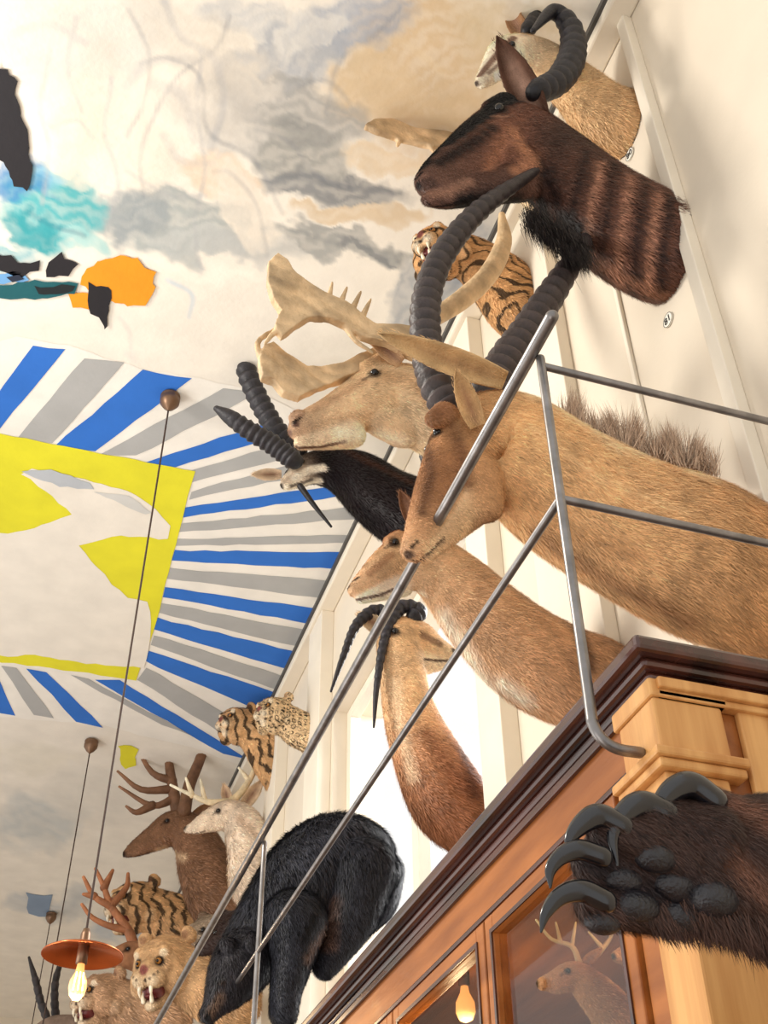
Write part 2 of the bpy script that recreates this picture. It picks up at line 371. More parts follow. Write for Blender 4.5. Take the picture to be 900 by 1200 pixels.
for b in [(500,70,120,120,-20,(206,180,142),.9),(440,110,70,60,10,(210,188,154),.9),(620,60,120,70,30,(210,192,160),.8),(560,150,90,60,20,(204,182,148),.8),
 (60,60,90,90,0,(232,222,206),.7),(120,40,130,60,-10,(208,208,204),.6),(330,75,85,45,-25,(166,172,180),.85,.25),(420,25,80,40,-10,(152,164,182),.75,.3),(360,40,50,22,-30,(220,218,212),.8,.2),(290,20,60,26,10,(180,185,190),.6,.3),
 (340,125,110,42,18,(158,158,156),.85,.25),(350,180,70,40,10,(144,146,144),.85,.25),(300,100,40,20,40,(220,214,204),.7,.3),(270,150,40,60,20,(196,194,190),.6,.3),
 (230,50,120,50,30,(216,208,194),.6),(250,120,60,60,60,(208,202,192),.6),(210,262,100,44,5,(162,170,170),.9,.25),(150,250,50,34,0,(150,158,162),.8,.25),(240,285,70,18,8,(188,192,190),.8,.3),
 (390,222,110,20,6,(126,130,134),.9,.3),(400,285,100,18,12,(156,158,156),.9,.25),(440,296,50,8,14,(120,124,128),.8,.4),(300,290,80,18,5,(184,186,184),.7),(260,205,55,22,20,(230,212,190),.95,.25),
 (285,240,60,24,60,(232,224,210),.95,.25),(420,252,95,14,2,(218,198,168),.95,.25),(455,188,60,20,5,(226,208,180),.95,.25),(120,120,45,110,5,(220,212,200),.6),(180,190,40,50,0,(226,216,200),.6),(90,170,40,60,10,(230,216,194),.6),
 (60,245,75,55,25,(88,176,182),1,.3),(20,212,46,34,0,(64,132,186),.85,.3),(40,270,40,20,10,(40,150,160),.8,.3),(100,285,36,14,15,(170,212,210),.8),(15,300,45,18,0,(90,175,190),.7),(60,205,30,14,10,(150,196,214),.7),
 (170,130,20,80,10,(236,228,214),.8),(500,340,60,40,-50,(162,166,170),.9,.25),(540,300,30,60,30,(155,162,172),.7),(690,70,30,20,-50,(140,150,160),.8),
 (40,960,60,45,0,(190,196,196),.8),(110,930,60,40,20,(222,218,208),.7),(60,1060,60,20,0,(176,184,190),.7),(50,890,60,18,0,(228,222,206),.7),(150,1090,60,20,0,(150,175,200),.6),
 (240,318,100,10,5,(242,236,224),.9),(100,700,60,40,0,(230,226,214),.6),(150,420,90,14,-20,(240,234,222),.7)]: blob(*b)
G1=(128,132,140); G2=(170,172,176)
for p,w_,c,st_ in [([(150,10),(175,60),(170,110),(150,160)],2.2,G1,.55),([(195,0),(215,45),(250,70),(262,120),(250,170)],5,G2,.8),([(165,75),(200,70),(235,95),(245,150),(300,190),(330,250)],2.2,G1,.6),
 ([(235,60),(232,120),(240,190),(230,260),(236,320)],2.5,G2,.7),([(60,60),(48,120),(58,180),(50,240)],2,G2,.7),([(130,90),(122,150),(140,210),(130,250)],2,G2,.6),([(88,20),(80,80),(95,130)],1.6,G2,.6),
 ([(270,20),(250,60),(210,90),(170,160),(165,230)],2,G1,.5),([(300,150),(340,170),(380,210),(460,230)],3,G1,.6),([(350,100),(385,95),(410,120)],2,G1,.6),([(380,130),(400,70),(440,40),(470,10)],2,(120,130,145),.5),
 ([(250,200),(275,205),(300,240),(310,300)],2,G1,.5),([(330,205),(400,218),(470,226)],4,(110,116,122),.6),([(340,270),(400,285),(470,300)],3,(120,126,130),.5),([(60,150),(90,140),(110,160)],1.6,G2,.6),
 ([(150,200),(190,225),(240,230)],3,G2,.6),([(180,100),(215,115),(228,160)],7,G2,.6),([(145,100),(180,75),(225,70)],6,G2,.5),([(190,160),(210,185),(250,190)],5,G2,.5),([(20,40),(60,30),(100,50)],5,G2,.5),([(35,250),(60,262),(95,275)],2.5,(30,90,120),.6),([(420,60),(470,50),(520,90)],6,(222,202,168),.7),([(200,330),(225,345),(222,372)],2,(150,190,220),.6),([(140,370),(150,390),(150,420)],2,G2,.5)]: pline(p,w_,c,st_)
cl=list(col)
def poly(pl,c,jit=1.2,step=14,layer=1):
    q=[]
    for i,(a,b) in enumerate(pl):
        a2,b2=pl[(i+1)%len(pl)]; n=max(1,int(math.hypot(a2-a,b2-b)/step))
        for k in range(n): t=k/n; q.append((a+(a2-a)*t+random.uniform(-jit,jit),b+(b2-b)*t+random.uniform(-jit,jit)))
    k=len(V)
    for a,b in q:
        p=P(a,b,Z=CZ-.002*layer); V.append(tuple(p)); cl.append(np.array(L(c)))
    Fc.append(tuple(range(k,k+len(q))))
BL=(44,112,204); GR=(174,175,174)
poly([(20,395),(80,405),(165,432),(225,442),(300,458),(345,480),(455,560),(438,640),(415,670),(395,720),(360,790),(330,830),(290,900),(240,880),(120,850),(0,840),(-60,830),(-60,470),(0,400)],(241,237,228),layer=1)
def wedge(a,b,c,d,colr): poly([a,b,c,d],colr,.9,18,2)
wedge((38,405),(76,410),(-8,512),(-30,500),BL)
wedge((98,420),(146,424),(62,520),(18,516),GR)
wedge((168,434),(224,444),(112,528),(62,524),BL)
wedge((262,455),(304,460),(160,534),(118,532),GR)
wedge((310,496),(322,512),(205,548),(170,542),BL)
wedge((345,515),(352,532),(220,566),(224,552),GR)
wedge((372,535),(440,540),(222,585),(224,576),GR)
wedge((385,570),(450,575),(215,606),(218,594),BL)
wedge((440,592),(438,606),(209,624),(212,614),GR)
wedge((436,626),(432,636),(204,640),(206,632),GR)
wedge((420,648),(414,668),(202,657),(204,645),BL)
wedge((412,682),(404,704),(195,678),(198,666),GR)
wedge((388,716),(382,734),(190,700),(193,688),BL)
wedge((376,742),(366,762),(186,718),(189,706),GR)
wedge((362,768),(350,788),(180,738),(184,724),BL)
wedge((345,796),(333,812),(176,756),(180,744),GR)
wedge((322,812),(310,836),(168,774),(174,762),BL)
wedge((318,868),(290,880),(160,796),(172,782),GR)
wedge((290,890),(262,884),(112,797),(140,797),BL)
wedge((225,862),(190,850),(82,791),(104,795),GR)
wedge((120,852),(90,846),(30,783),(54,787),BL)
wedge((64,842),(40,838),(2,780),(20,782),GR)
wedge((18,838),(-6,834),(-30,775),(-10,778),BL)
YE=(228,222,44)
poly([(-40,500),(228,553),(180,740),(160,797),(-40,770)],YE,1,14,3)
WH=(238,232,220)
poly([(-40,628),(20,624),(60,612),(84,604),(62,582),(25,556),(38,548),(90,560),(150,574),(182,596),(200,616),(196,632),(130,628),(92,640),(112,664),(132,684),(150,700),(174,706),(178,738),(168,782),(100,778),(40,768),(-40,770)],WH,1.5,10,4)
poly([(25,552),(60,550),(105,566),(110,574),(70,570),(40,560)],(186,192,198),1,10,5)
poly([(110,575),(150,580),(178,600),(170,604),(140,590)],(210,210,206),1.5,8,5)
OR=(234,152,26); BK=(30,27,32)
poly([(96,318),(112,306),(140,299),(165,306),(181,320),(182,338),(172,356),(150,358),(128,352),(104,345),(93,332)],OR,3,6,3)
poly([(80,344),(104,342),(106,362),(84,360)],OR,2,8,3)
poly([(104,332),(132,340),(128,372),(124,388),(116,372),(104,368)],BK,2.5,7,4)
poly([(-5,75),(18,90),(20,118),(30,150),(36,195),(34,224),(18,218),(8,196),(-5,180)],BK,2.5,6,3)
poly([(-5,300),(14,296),(18,308),(44,306),(46,318),(20,326),(-5,318)],BK,3,7,3)
poly([(52,316),(72,298),(90,312),(78,324),(54,326)],BK,3,7,3)
poly([(-5,334),(40,330),(90,332),(88,344),(40,352),(-5,350)],(18,90,98),2.5,8,4)
poly([(40,336),(88,334),(84,342),(44,346)],(20,30,34),2,8,5)
poly([(-5,320),(26,318),(34,330),(-5,332)],(110,164,214),2,8,3)
poly([(8,325),(22,322),(28,328),(14,331)],(30,40,60),1,8,5)
poly([(140,874),(160,878),(158,900),(140,898)],YE,3,6,2)
poly([(30,1046),(60,1050),(56,1076),(34,1070)],(130,150,175),2,8,2)
poly([(165,1088),(190,1085),(188,1112),(166,1114)],(70,130,200),2,8,2)
ceil=meshobj('ceiling',V,Fc,M_ceil,None,smooth=False,cols=np.array(cl)); ceil['kind']='structure'
# ------------------------------------------------------------ room shell
wy0,wy1,wz0,wz1=3.55,5.75,2.8,5.15
o=multibox('wall_right',[(WX,WX+.3,-1.5,wy0,0,CZ),(WX,WX+.3,wy1,15,0,CZ),(WX,WX+.3,wy0,wy1,0,wz0),(WX,WX+.3,wy0,wy1,wz1,CZ)],M_wall,None,0); o['kind']='structure'
e=thing('window_1','tall bright window with cream frame in the wall','window',(WX+.1,4.65,wz0)); e['kind']='structure'
multibox('window_frame',[(WX+.08,WX+.14,wy0,wy0+.07,wz0,wz1),(WX+.08,WX+.14,wy1-.07,wy1,wz0,wz1),(WX+.08,WX+.14,4.6,4.68,wz0,wz1),(WX+.08,WX+.14,wy0+.07,wy1-.07,wz0,wz0+.06),(WX+.08,WX+.14,wy0+.07,wy1-.07,wz1-.06,wz1)],M_trim,e)
box('window_pane',WX+.1,WX+.105,wy0+.07,wy1-.07,wz0+.06,wz1-.06,M_clear,e,0)
box('wall_far',-3.8,WX+.3,15,15.2,0,CZ,M_wall,None,0,'structure')
box('floor',-3.8,WX,-1.5,15,-.1,0,M_floor,None,0,'structure')
k=0
for (ya,yb,dx) in [(1.74,1.79,.04),(2.18,2.2,.015),(2.55,2.95,.05),(3.3,3.5,.07),(5.8,6.1,.08),(6.9,7.2,.08),(8.6,8.9,.08),(10.5,10.8,.08),(12.5,12.8,.08)]:
    k+=1; box('trim_%d'%k,WX-dx,WX,ya,yb,CT if ya<9 else 0,CZ-.12,M_trim,None,.004,'structure')
k+=1; box('trim_%d'%k,WX-.10,WX,.2,15,CZ-.12,CZ-.01,M_trim,None,.01,'structure')
k+=1; box('trim_%d'%k,WX-.115,WX-.1,.2,15,CZ-.075,CZ-.045,M_dark,None,.0,'structure')
# ------------------------------------------------------------ cabinet
X0=.84; XC=.81; YA=1.275; YC=1.245; YE_=9.6
cab=thing('display_cabinet','long honey oak display cabinet with dark mahogany cornice and glazed doors','cabinet',(1.2,5.4,0))
DT=2.41
multibox('cabinet_body',[(X0,WX-.001,YA,YE_,0,.3),(WX-.03,WX-.001,YA,YE_,.3,CT-.06),(X0+.02,WX-.03,YA+.03,YE_,CT-.075,CT-.055),(X0,WX-.03,YE_-.03,YE_,.3,CT-.06),
  (X0,X0+.03,YA,YE_,DT+.005,CT-.06),(X0,X0+.06,YA,YA+.14,.3,DT+.005),(X0+.06,WX-.03,YA,YA+.03,.3,CT-.06)],M_wood,cab)
multibox('cornice',[(XC-.01,WX-.001,YC-.01,YE_,CT-.026,CT),(XC+.008,WX-.001,YC+.008,YE_,CT-.042,CT-.026),(XC+.02,WX-.001,YC+.02,YE_,CT-.06,CT-.042)],M_wdark,cab,.007)
multibox('frieze_moulding',[(X0-.008,X0,YA+.1,YE_,CT-.075,CT-.06),(X0-.005,X0,YA+.1,YE_,DT+.006,DT+.016)],M_wdark,cab,.002)
EB=[]
for i in range(5):
    xa=.97+i*.125; EB.append((xa,xa+.119,YA-.012,YA,2.34,CT-.075))
EB+=[(X0-.005,WX-.001,YA-.028,YA,CT-.078,CT-.06),(X0-.005,WX-.001,YA-.02,YA,CT-.09,CT-.078)]
for i in range(5):
    xa=.97+i*.125; EB.append((xa,xa+.119,YA-.01,YA,.35,2.33))
multibox('end_panel',EB,M_wood2,cab,.003)
multibox('corner_pilaster',[(X0-.018,X0+.11,YA-.02,YA+.1,CT-.09,CT-.06),(X0-.014,X0+.1,YA-.016,YA+.09,2.40,CT-.09),(X0-.03,X0+.12,YA-.03,YA+.11,2.385,2.40),(X0-.024,X0+.115,YA-.024,YA+.105,2.37,2.385),
   (X0-.012,X0+.09,YA-.012,YA+.08,.3,2.37)],M_wood2,cab,.004)
yy=1.42; di=0
while yy<9.4:
    ye=min(yy+.52,9.56); zt=DT; zb=.33
    d=bpy.data.objects.new('door',None); link(d,cab); d.location=(X0,yy,zb)
    def sub(o): o.parent=d; o.matrix_parent_inverse=Matrix.Translation(-Vector(d.location)); return o
    w=.035
    sub(multibox('door_frame',[(X0-.008,X0+.022,yy,yy+w,zb,zt),(X0-.008,X0+.022,ye-w,ye,zb,zt),(X0-.008,X0+.022,yy+w,ye-w,zt-w,zt),(X0-.008,X0+.022,yy+w,ye-w,zb,zb+w)],M_wood))
    sub(multibox('glazing_bead',[(X0-.011,X0-.0085,yy+w-.008,yy+w,zb+w-.008,zt-w+.008),(X0-.011,X0-.0085,ye-w,ye-w+.008,zb+w-.008,zt-w+.008),(X0-.011,X0-.0085,yy+w,ye-w,zt-w,zt-w+.008)],M_wdark,None,0))
    sub(box('glass',X0+.004,X0+.008,yy+w,ye-w,zb+w,zt-w,M_glass,None,0))
    if di in (1,):
        sub(multibox('hinge',[(X0-.022,X0-.008,ye-.02,ye+.012,2.24,2.32)],M_dark,None,.003)); sub(box('latch',X0-.03,X0-.02,ye-.012,ye+.004,2.26,2.34,M_brass,None,.003))
    yy=ye+.008; di+=1
multibox('lining',[(X0+.04,WX-.035,YA+.05,YE_-.05,1.7,1.72),(WX-.032,WX-.0305,YA+.05,YE_-.05,.32,2.5)],M_fab,cab,0)
# ------------------------------------------------------------ rail
rx=.75; zt=EYE+1.632; zm=EYE+1.283; py0=1.306
rail=thing('safety_railing','brushed steel tube railing bracketed above the cabinet','railing',(rx,py0,2.43))
def pipe(name,pts,r,m=M_steel,par=rail,seg=14,mm=1):
    V,Fc,_,_=tube(pts,[r]*len(pts),1,seg=seg,m=mm); return meshobj(name,V,Fc,m,par)
pipe('top_rail',[(rx-.016,1.215,zt+.012),(rx-.016,5,zt+.012),(rx-.016,9.6,zt+.012)],.0125)
pipe('middle_rail',[(rx,py0,zm),(rx,5,zm),(rx,9.6,zm)],.0075)
pipe('top_rail',[(rx,py0,zt-.02),(1.2,py0,zt-.02),(WX-.001,py0,zt-.02)],.0075)
pipe('middle_rail',[(rx,py0,zm),(1.2,py0,zm),(WX-.001,py0,zm)],.0075)
for i,yp in enumerate([py0,3.5,5.7,7.9]):
    pipe('post',[(rx,yp,zt),(rx,yp,zm),(rx,yp,2.50),(rx,yp,2.455),(rx+.012,yp,2.43),(rx+.035,yp,2.418),(X0-.02 if i==0 else X0,yp,2.418)],.0085,mm=3)
# ------------------------------------------------------------ lamps
def lamp(x,y,zs,lab):
    e=thing('pendant_lamp',lab,'lamp',(x,y,CZ-.01),'pendant lamps hanging from the ceiling')
    lathe('ceiling_rose',(x,y,CZ-.01),[(.0,0),(.05,-.002),(.052,-.012),(.045,-.02),(.052,-.03),(.05,-.055),(.03,-.085),(.012,-.1),(.004,-.11),(.0,-.11)],M_brass,e)
    V,Fc,_,_=tube([(x,y,CZ-.1),(x,y,(CZ+zs)/2),(x,y,zs+.07)],[.0045]*3,1,seg=8,m=1); meshobj('cord',V,Fc,M_cord,e)
    lathe('socket',(x,y,zs),[(.0,.08),(.012,.08),(.018,.06),(.02,.0),(.02,-.045),(.0,-.046)],M_brass,e)
    lathe('lamp_shade',(x,y,zs),[(.02,.03),(.035,.028),(.05,.015),(.13,-.004),(.145,-.012),(.146,-.018),(.143,-.018),(.128,-.009),(.05,.008),(.02,.015)],M_copper,e,40)
    lathe('bulb',(x,y,zs-.045),[(.0,.0),(.013,-.002),(.016,-.03),(.03,-.06),(.032,-.085),(.026,-.11),(.012,-.125),(.0,-.128)],M_bulb,e)
    for sx in (-1,0,1):
        V,Fc,_,_=tube([(x+sx*.012,y-.0325+abs(sx)*.006,zs-.085),(x+sx*.016,y-.0335+abs(sx)*.006,zs-.145)],[.0022,.0022],1,seg=6,m=2); meshobj('filament',V,Fc,M_fil,e)
lamp(.29,4.35,EYE+1.53,'pendant lamp with flat copper disc shade and glowing bulb')
lamp(.36,8.1,EYE+1.3,'pendant lamp on a long cord from a brown rose')
lamp(.42,11.6,EYE+1.3,'distant pendant lamp on a long thin cord')
# ------------------------------------------------------------ ANIMALS
TAN=(190,148,100); PALE=(216,188,150)
# C large antelope
b=Beast('mounted_antelope','large tan antelope mount with shaggy mane and long ringed horns','mounted animal',1.85,P(885,670,X=WX),Q=2.0)
b.ch([(484,645,16,0,(200,156,114)),(494,624,21,0,(190,142,98)),(510,592,30,0,(164,114,74)),(530,554,39,0,(152,104,66)),(556,515,50,0,(182,136,90)),(596,520,74,0,(206,160,106)),(660,572,90,0,(208,164,112)),(740,618,97,0,(204,160,110)),(825,655,107,0,(194,148,98)),(900,688,95,0,(180,130,82)),(930,700,88)],TAN,.78)
b.ch([(498,652,9),(514,634,14),(533,614,20),(558,585,30)],(214,174,128),.8)
b.ch([(508,492,12,-.06),(522,486,18,-.05)],(130,86,56),.8)
b.ch([(560,560,34,-.02),(566,590,26,-.02)],(184,136,90),.8)
b.build()
b.stroke([(560,620),(640,670),(720,716),(800,756)],22,(132,86,50),.6,.8)  # neck underside painted darker, its shading put into the coat colour
b.stroke([(500,515),(504,555),(494,600)],11,(90,58,38),.8,.8)
b.stroke([(528,500),(540,530),(545,565)],16,(96,60,38),.75,.9)
b.stroke([(545,580),(522,612),(500,640)],13,(220,182,138),.7,.9)
b.stroke([(560,440),(640,470),(720,520),(820,556)],30,(234,202,156),.8,.9)  # top-lit highlight along the neck, painted into the coat colour
b.stroke([(600,560),(660,620),(740,650)],16,(172,124,78),.5,.9); b.stroke([(620,500),(700,560),(800,600)],10,(222,182,132),.5,.9)
b.nose(478,650,8,(70,50,42)); b.stroke([(484,662),(503,648),(520,630)],2.2,(50,30,22),.9); b.stroke([(488,634),(482,641)],3,(30,18,15),.9)
b.eye(513,506,6)
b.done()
b.fur(80000,11,.95,(1,0,-.45),.22,.25)
b.horn([(530,482,21,-.02),(512,450,20,-.02),(500,405,18,0),(500,350,16.5,.0),(518,300,14.5,0),(556,252,12,0),(605,215,8,0),(656,184,1.5,0)],(72,63,61),33,amp=.12,col2=(44,38,40),seg=20)
b.horn([(566,470,22,.05),(590,430,22,.05),(618,388,19,.05),(648,342,16,.05),(680,292,10.5,.05),(716,234,1.5,.05)],(72,60,56),23,amp=.13,col2=(42,36,38),seg=20)
b.ear((592,446),(442,390),32,(214,178,130),(180,142,102),-.10,-.03)
b.ear((560,500),(534,434),26,(200,158,110),(156,114,82),-.1,-.02)
V=[];Fc=[];cl=[]
for i in range(3200):
    t=rng.rand(); a=660+178*t+rng.normal(0,3); bb=492+54*t**.9+rng.normal(0,6)
    clump=abs(math.sin(t*9+1)); p0=b.pt(a,bb+8,rng.normal(0,.025)); ln=(12+26*clump)*rng.uniform(.3,1.15)
    lean=(13*math.sin(t*31)+9*math.sin(t*77)+rng.normal(0,5)); p1=b.pt(a+lean-ln*.15,bb-ln,rng.normal(0,.03)); w=Vector((.0010,0,0)); m_=(p0+p1)/2+Vector((rng.normal(0,.004),0,0))
    k=len(V); V+=[p0-w,p0+w,m_+w*.7,m_-w*.7,p1]; Fc+=[(k,k+1,k+2,k+3),(k+3,k+2,k+4)]; g=rng.uniform(.5,1.4); cl+=[np.array(L((182,156,134)))*g]*5
meshobj('mane',V,Fc,M_fur,b.e,False,np.array(cl))
# B palmate antlered head
b=Beast('mounted_deer','pale tan deer mount with broad palmate antlers','mounted animal',2.35,P(735,560,X=WX))
b.ch([(350,505,14,0,(186,150,118)),(364,499,22,0,(200,166,128)),(390,489,27,0,(210,176,136)),(425,474,36,0,(212,178,136)),(458,464,46,0,(214,180,136)),(510,485,58,0,(220,194,156)),(580,515,60),(660,550,58),(735,585,58),(770,590,55)],PALE,.75)
b.ch([(352,520,9),(380,514,15),(410,508,20)],(226,198,162),.8); b.ch([(446,492,24,.0),(470,500,28,.01)],(216,184,144),.8)
b.ch([(345,490,8,-.02),(350,488,10,-.02)],(186,148,116),.8); b.ch([(428,432,10,-.04),(448,424,13,-.04)],(206,168,124),.7)
b.build()
b.stroke([(342,525),(375,524),(404,517)],2.6,(84,54,40),.9); b.nose(346,497,6,(90,62,52)); b.stroke([(344,495),(351,489)],3,(34,22,18),.95); b.nose(336,508,6,(130,98,84))
b.stroke([(450,440),(480,445),(500,470)],16,(180,136,92),.6,.9); b.stroke([(400,508),(440,515),(480,530)],14,(240,224,196),.6,.9); b.stroke([(365,480),(400,462),(425,446)],9,(176,132,94),.6,.9); b.stroke([(400,490),(430,486)],8,(190,152,114),.5,.9)
b.eye(439,437,5.2); b.done(); b.fur(44000,8,1.0,(1,0,-.3),.2,.24)
AC=(208,178,138)
b.palm([(312,335),(314,308),(326,296),(336,306),(346,324),(372,338),(404,356),(440,380),(482,388),(510,408),(490,420),(455,404),(425,396),(410,384),(385,378),(362,376),(346,384),(330,396),(322,380),(330,366),(318,352)],
  [[(385,352),(390,330)],[(398,358),(406,338)],[(412,364),(422,344)],[(424,372),(434,352)],[(405,380),(418,400),(436,415)],[(330,380),(318,392),(310,404)]],AC,12,5,2,dY=-.12)
b.palm([(308,408),(320,402),(334,418),(360,430),(400,428),(440,410),(462,418),(440,434),(405,444),(375,458),(350,468),(332,460),(320,448),(306,444),(302,425)],[[(330,440),(310,428),(302,402),(322,384),(330,378)],[(380,440),(350,448),(330,440)]],AC,12,5,2.5,dY=-.02)
b.horn([(470,400,9,.05),(500,378,10,.1),(540,352,12,.12),(572,322,12,.12),(590,285,10,.1),(588,252,4,.08)],AC,name='antler',mt=M_antler)
b.ear((470,425),(430,390),20,(200,160,120),dY=-.1)
# G topi
b=Beast('mounted_topi','dark chocolate brown antelope mount with black face and shaggy throat','mounted animal',1.90,P(785,285,X=WX),Q=1.9)
RB=(92,60,47)
b.ch([(507,216,23,0,(98,70,58)),(518,208,28,0,(108,76,62)),(543,192,35,0,(102,68,54)),(576,172,44,0,(122,80,60)),(606,160,49,0,(112,72,56)),(645,190,56,0,(58,41,34)),(690,232,66,0,RB),(735,268,76,0,(106,70,55)),(775,290,78,0,(98,64,50)),(800,300,70)],RB,.75)
b.ch([(502,234,10),(522,232,15),(560,222,21),(610,212,28)],(84,58,48),.8)
b.ch([(574,127,11,-.05),(592,122,16,-.05)],(60,42,34),.8); b.ch([(600,190,30,-.02),(615,198,28,-.02)],(118,76,56),.8)
b.build()
BKc=(14,13,15)
b.stroke([(488,196),(520,168),(552,142),(598,112)],23,BKc,1,.4); b.stroke([(515,190),(560,162),(575,150)],15,BKc,.85,.7)
b.stroke([(505,226),(525,224),(548,212)],12,(160,118,96),.85,.9); b.stroke([(492,216),(505,214)],9,(66,48,42),.7)
b.stroke([(540,240),(590,234),(635,240),(645,285)],19,(15,13,15),.95,.6); b.stroke([(632,190),(648,225),(655,270)],20,(20,16,17),.85,.9)
for x in [(684,178,664,292),(718,192,700,335),(754,210,738,350),(782,230,772,350)]:
    b.stroke([(x[0],x[1]),((x[0]+x[2])/2-4,(x[1]+x[3])/2),(x[2],x[3])],10,(30,21,19),.85,.9)
for x in [(702,190,684,300),(736,205,720,330),(768,225,756,340)]:
    b.stroke([(x[0],x[1]),((x[0]+x[2])/2-4,(x[1]+x[3])/2),(x[2],x[3])],8,(164,116,90),.85,.9)
b.stroke([(600,155),(622,188),(605,200)],15,(164,112,80),.85,.8); b.stroke([(588,165),(570,196)],14,(148,98,70),.85,.9)
b.stroke([(500,243),(527,240),(552,228)],2.2,(10,7,7),.95); b.nose(488,204,9,(20,16,18)); b.stroke([(487,210),(494,202)],3,(5,4,5),.95); b.nose(486,218,7,(30,22,24))
b.stroke([(705,310),(740,330),(780,350)],14,(168,118,90),.6,.9); b.stroke([(575,136),(592,136)],3,(150,110,86),.7)
b.eye(585,127,6.2,(10,8,8)); b.done(.05,1.2); b.fur(80000,9,.95,(1,0,-.5),.22,.4)
b.ear((632,140),(582,42),38,(80,54,42),(164,130,112),-.08,-.03)
b.horn([(628,108,14,-.1),(655,94,16,-.1),(671,64,16,-.1),(668,32,13,-.1),(648,14,9,-.1),(624,36,3,-.1)],(40,39,44),16,amp=.09)
V=[];Fc=[];cl=[]
for i in range(3600):
    t=rng.rand(); a=618+66*t+rng.normal(0,5); bb=250+46*t+rng.normal(0,8); p0=b.pt(a,bb,-.05+rng.normal(0,.03)); ln=rng.uniform(8,28)
    p1=b.pt(a+rng.normal(8,3),bb+ln,rng.normal(-.05,.02)); w=Vector((.001,0,0)); k=len(V); V+=[p0-w,p0+w,p1]; Fc+=[(k,k+1,k+2)]; cl+=[np.array(L((28,23,24)))*rng.uniform(.5,1.8)]*3
meshobj('throat_hair',V,Fc,M_fur,b.e,False,np.array(cl))
# H pale gazelle
b=Beast('mounted_gazelle','pale tan gazelle mount with white face and dark horn','mounted animal',1.93,P(745,150,X=WX))
b.ch([(563,98,8,0,(230,210,184)),(576,84,15,0,(232,214,192)),(598,64,25,0,(232,210,182)),(634,70,28,0,(216,184,144)),(676,104,36,0,(208,174,130)),(706,132,44,0,(202,164,118)),(740,148,48,0,(200,160,114)),(765,155,46)],PALE,.8)
b.build(); b.stroke([(562,88),(582,64),(602,44)],6,(100,58,38),.85); b.stroke([(582,90),(607,82)],8,(246,240,228),.8); b.stroke([(572,86),(590,70)],3,(90,56,40),.7); b.nose(558,98,5,(50,36,32)); b.eye(600,52,4); b.done(); b.fur(16000,7,1.0)
b.ear((614,44),(592,4),22,(150,112,80)); b.horn([(618,36,9,-.03),(628,20,8,-.03),(640,4,4,-.03)],(36,34,38),6)
# J antlered head behind
b=Beast('mounted_deer','tan antlered deer mount tucked behind the topi','mounted animal',2.5,P(668,262,X=WX))
b.ch([(545,170,12),(565,165,20),(590,170,28),(620,200,34),(650,235,36),(690,260,36)],PALE,.8); b.build(); b.eye(575,152,4); b.done()
b.palm([(425,152),(436,143),(462,140),(490,142),(520,158),(560,165),(556,176),(520,176),(490,168),(470,162),(455,160),(440,158)],[[(500,165),(508,178)],[(470,160),(466,170)]],(206,176,138),8,4,2)
# cats
def stripes(fr,ang,th=.25):
    def g(co,col):
        a=math.radians(ang); u=co[:,0]*math.cos(a)+co[:,2]*math.sin(a); v=-co[:,0]*math.sin(a)+co[:,2]*math.cos(a)
        s=np.sin((u+.022*np.sin(v*26+co[:,1]*15)+.008*np.sin(v*71))*fr); brk=np.sin(v*31+u*19+co[:,1]*14)
        w=np.clip((s-th-.35*np.clip(brk,-1,.7))*4,0,.9)[:,None]; return col*(1-w)+np.array(L((36,27,22)))*w
    return g
def leop(k_):
    def g(co,col):
        q=co*k_; q=q+.5*np.sin(q[:,[1,2,0]]*1.3); d=np.abs(np.sin(q[:,0]*2.2)*np.sin(q[:,1]*2.2+1)*np.sin(q[:,2]*2.4))
        w=np.clip((d-.22)*6,0,1)[:,None]*np.clip((.75-d)*6,0,1)[:,None]; return col*(1-w)+np.array(L((34,26,22)))*w
    return g
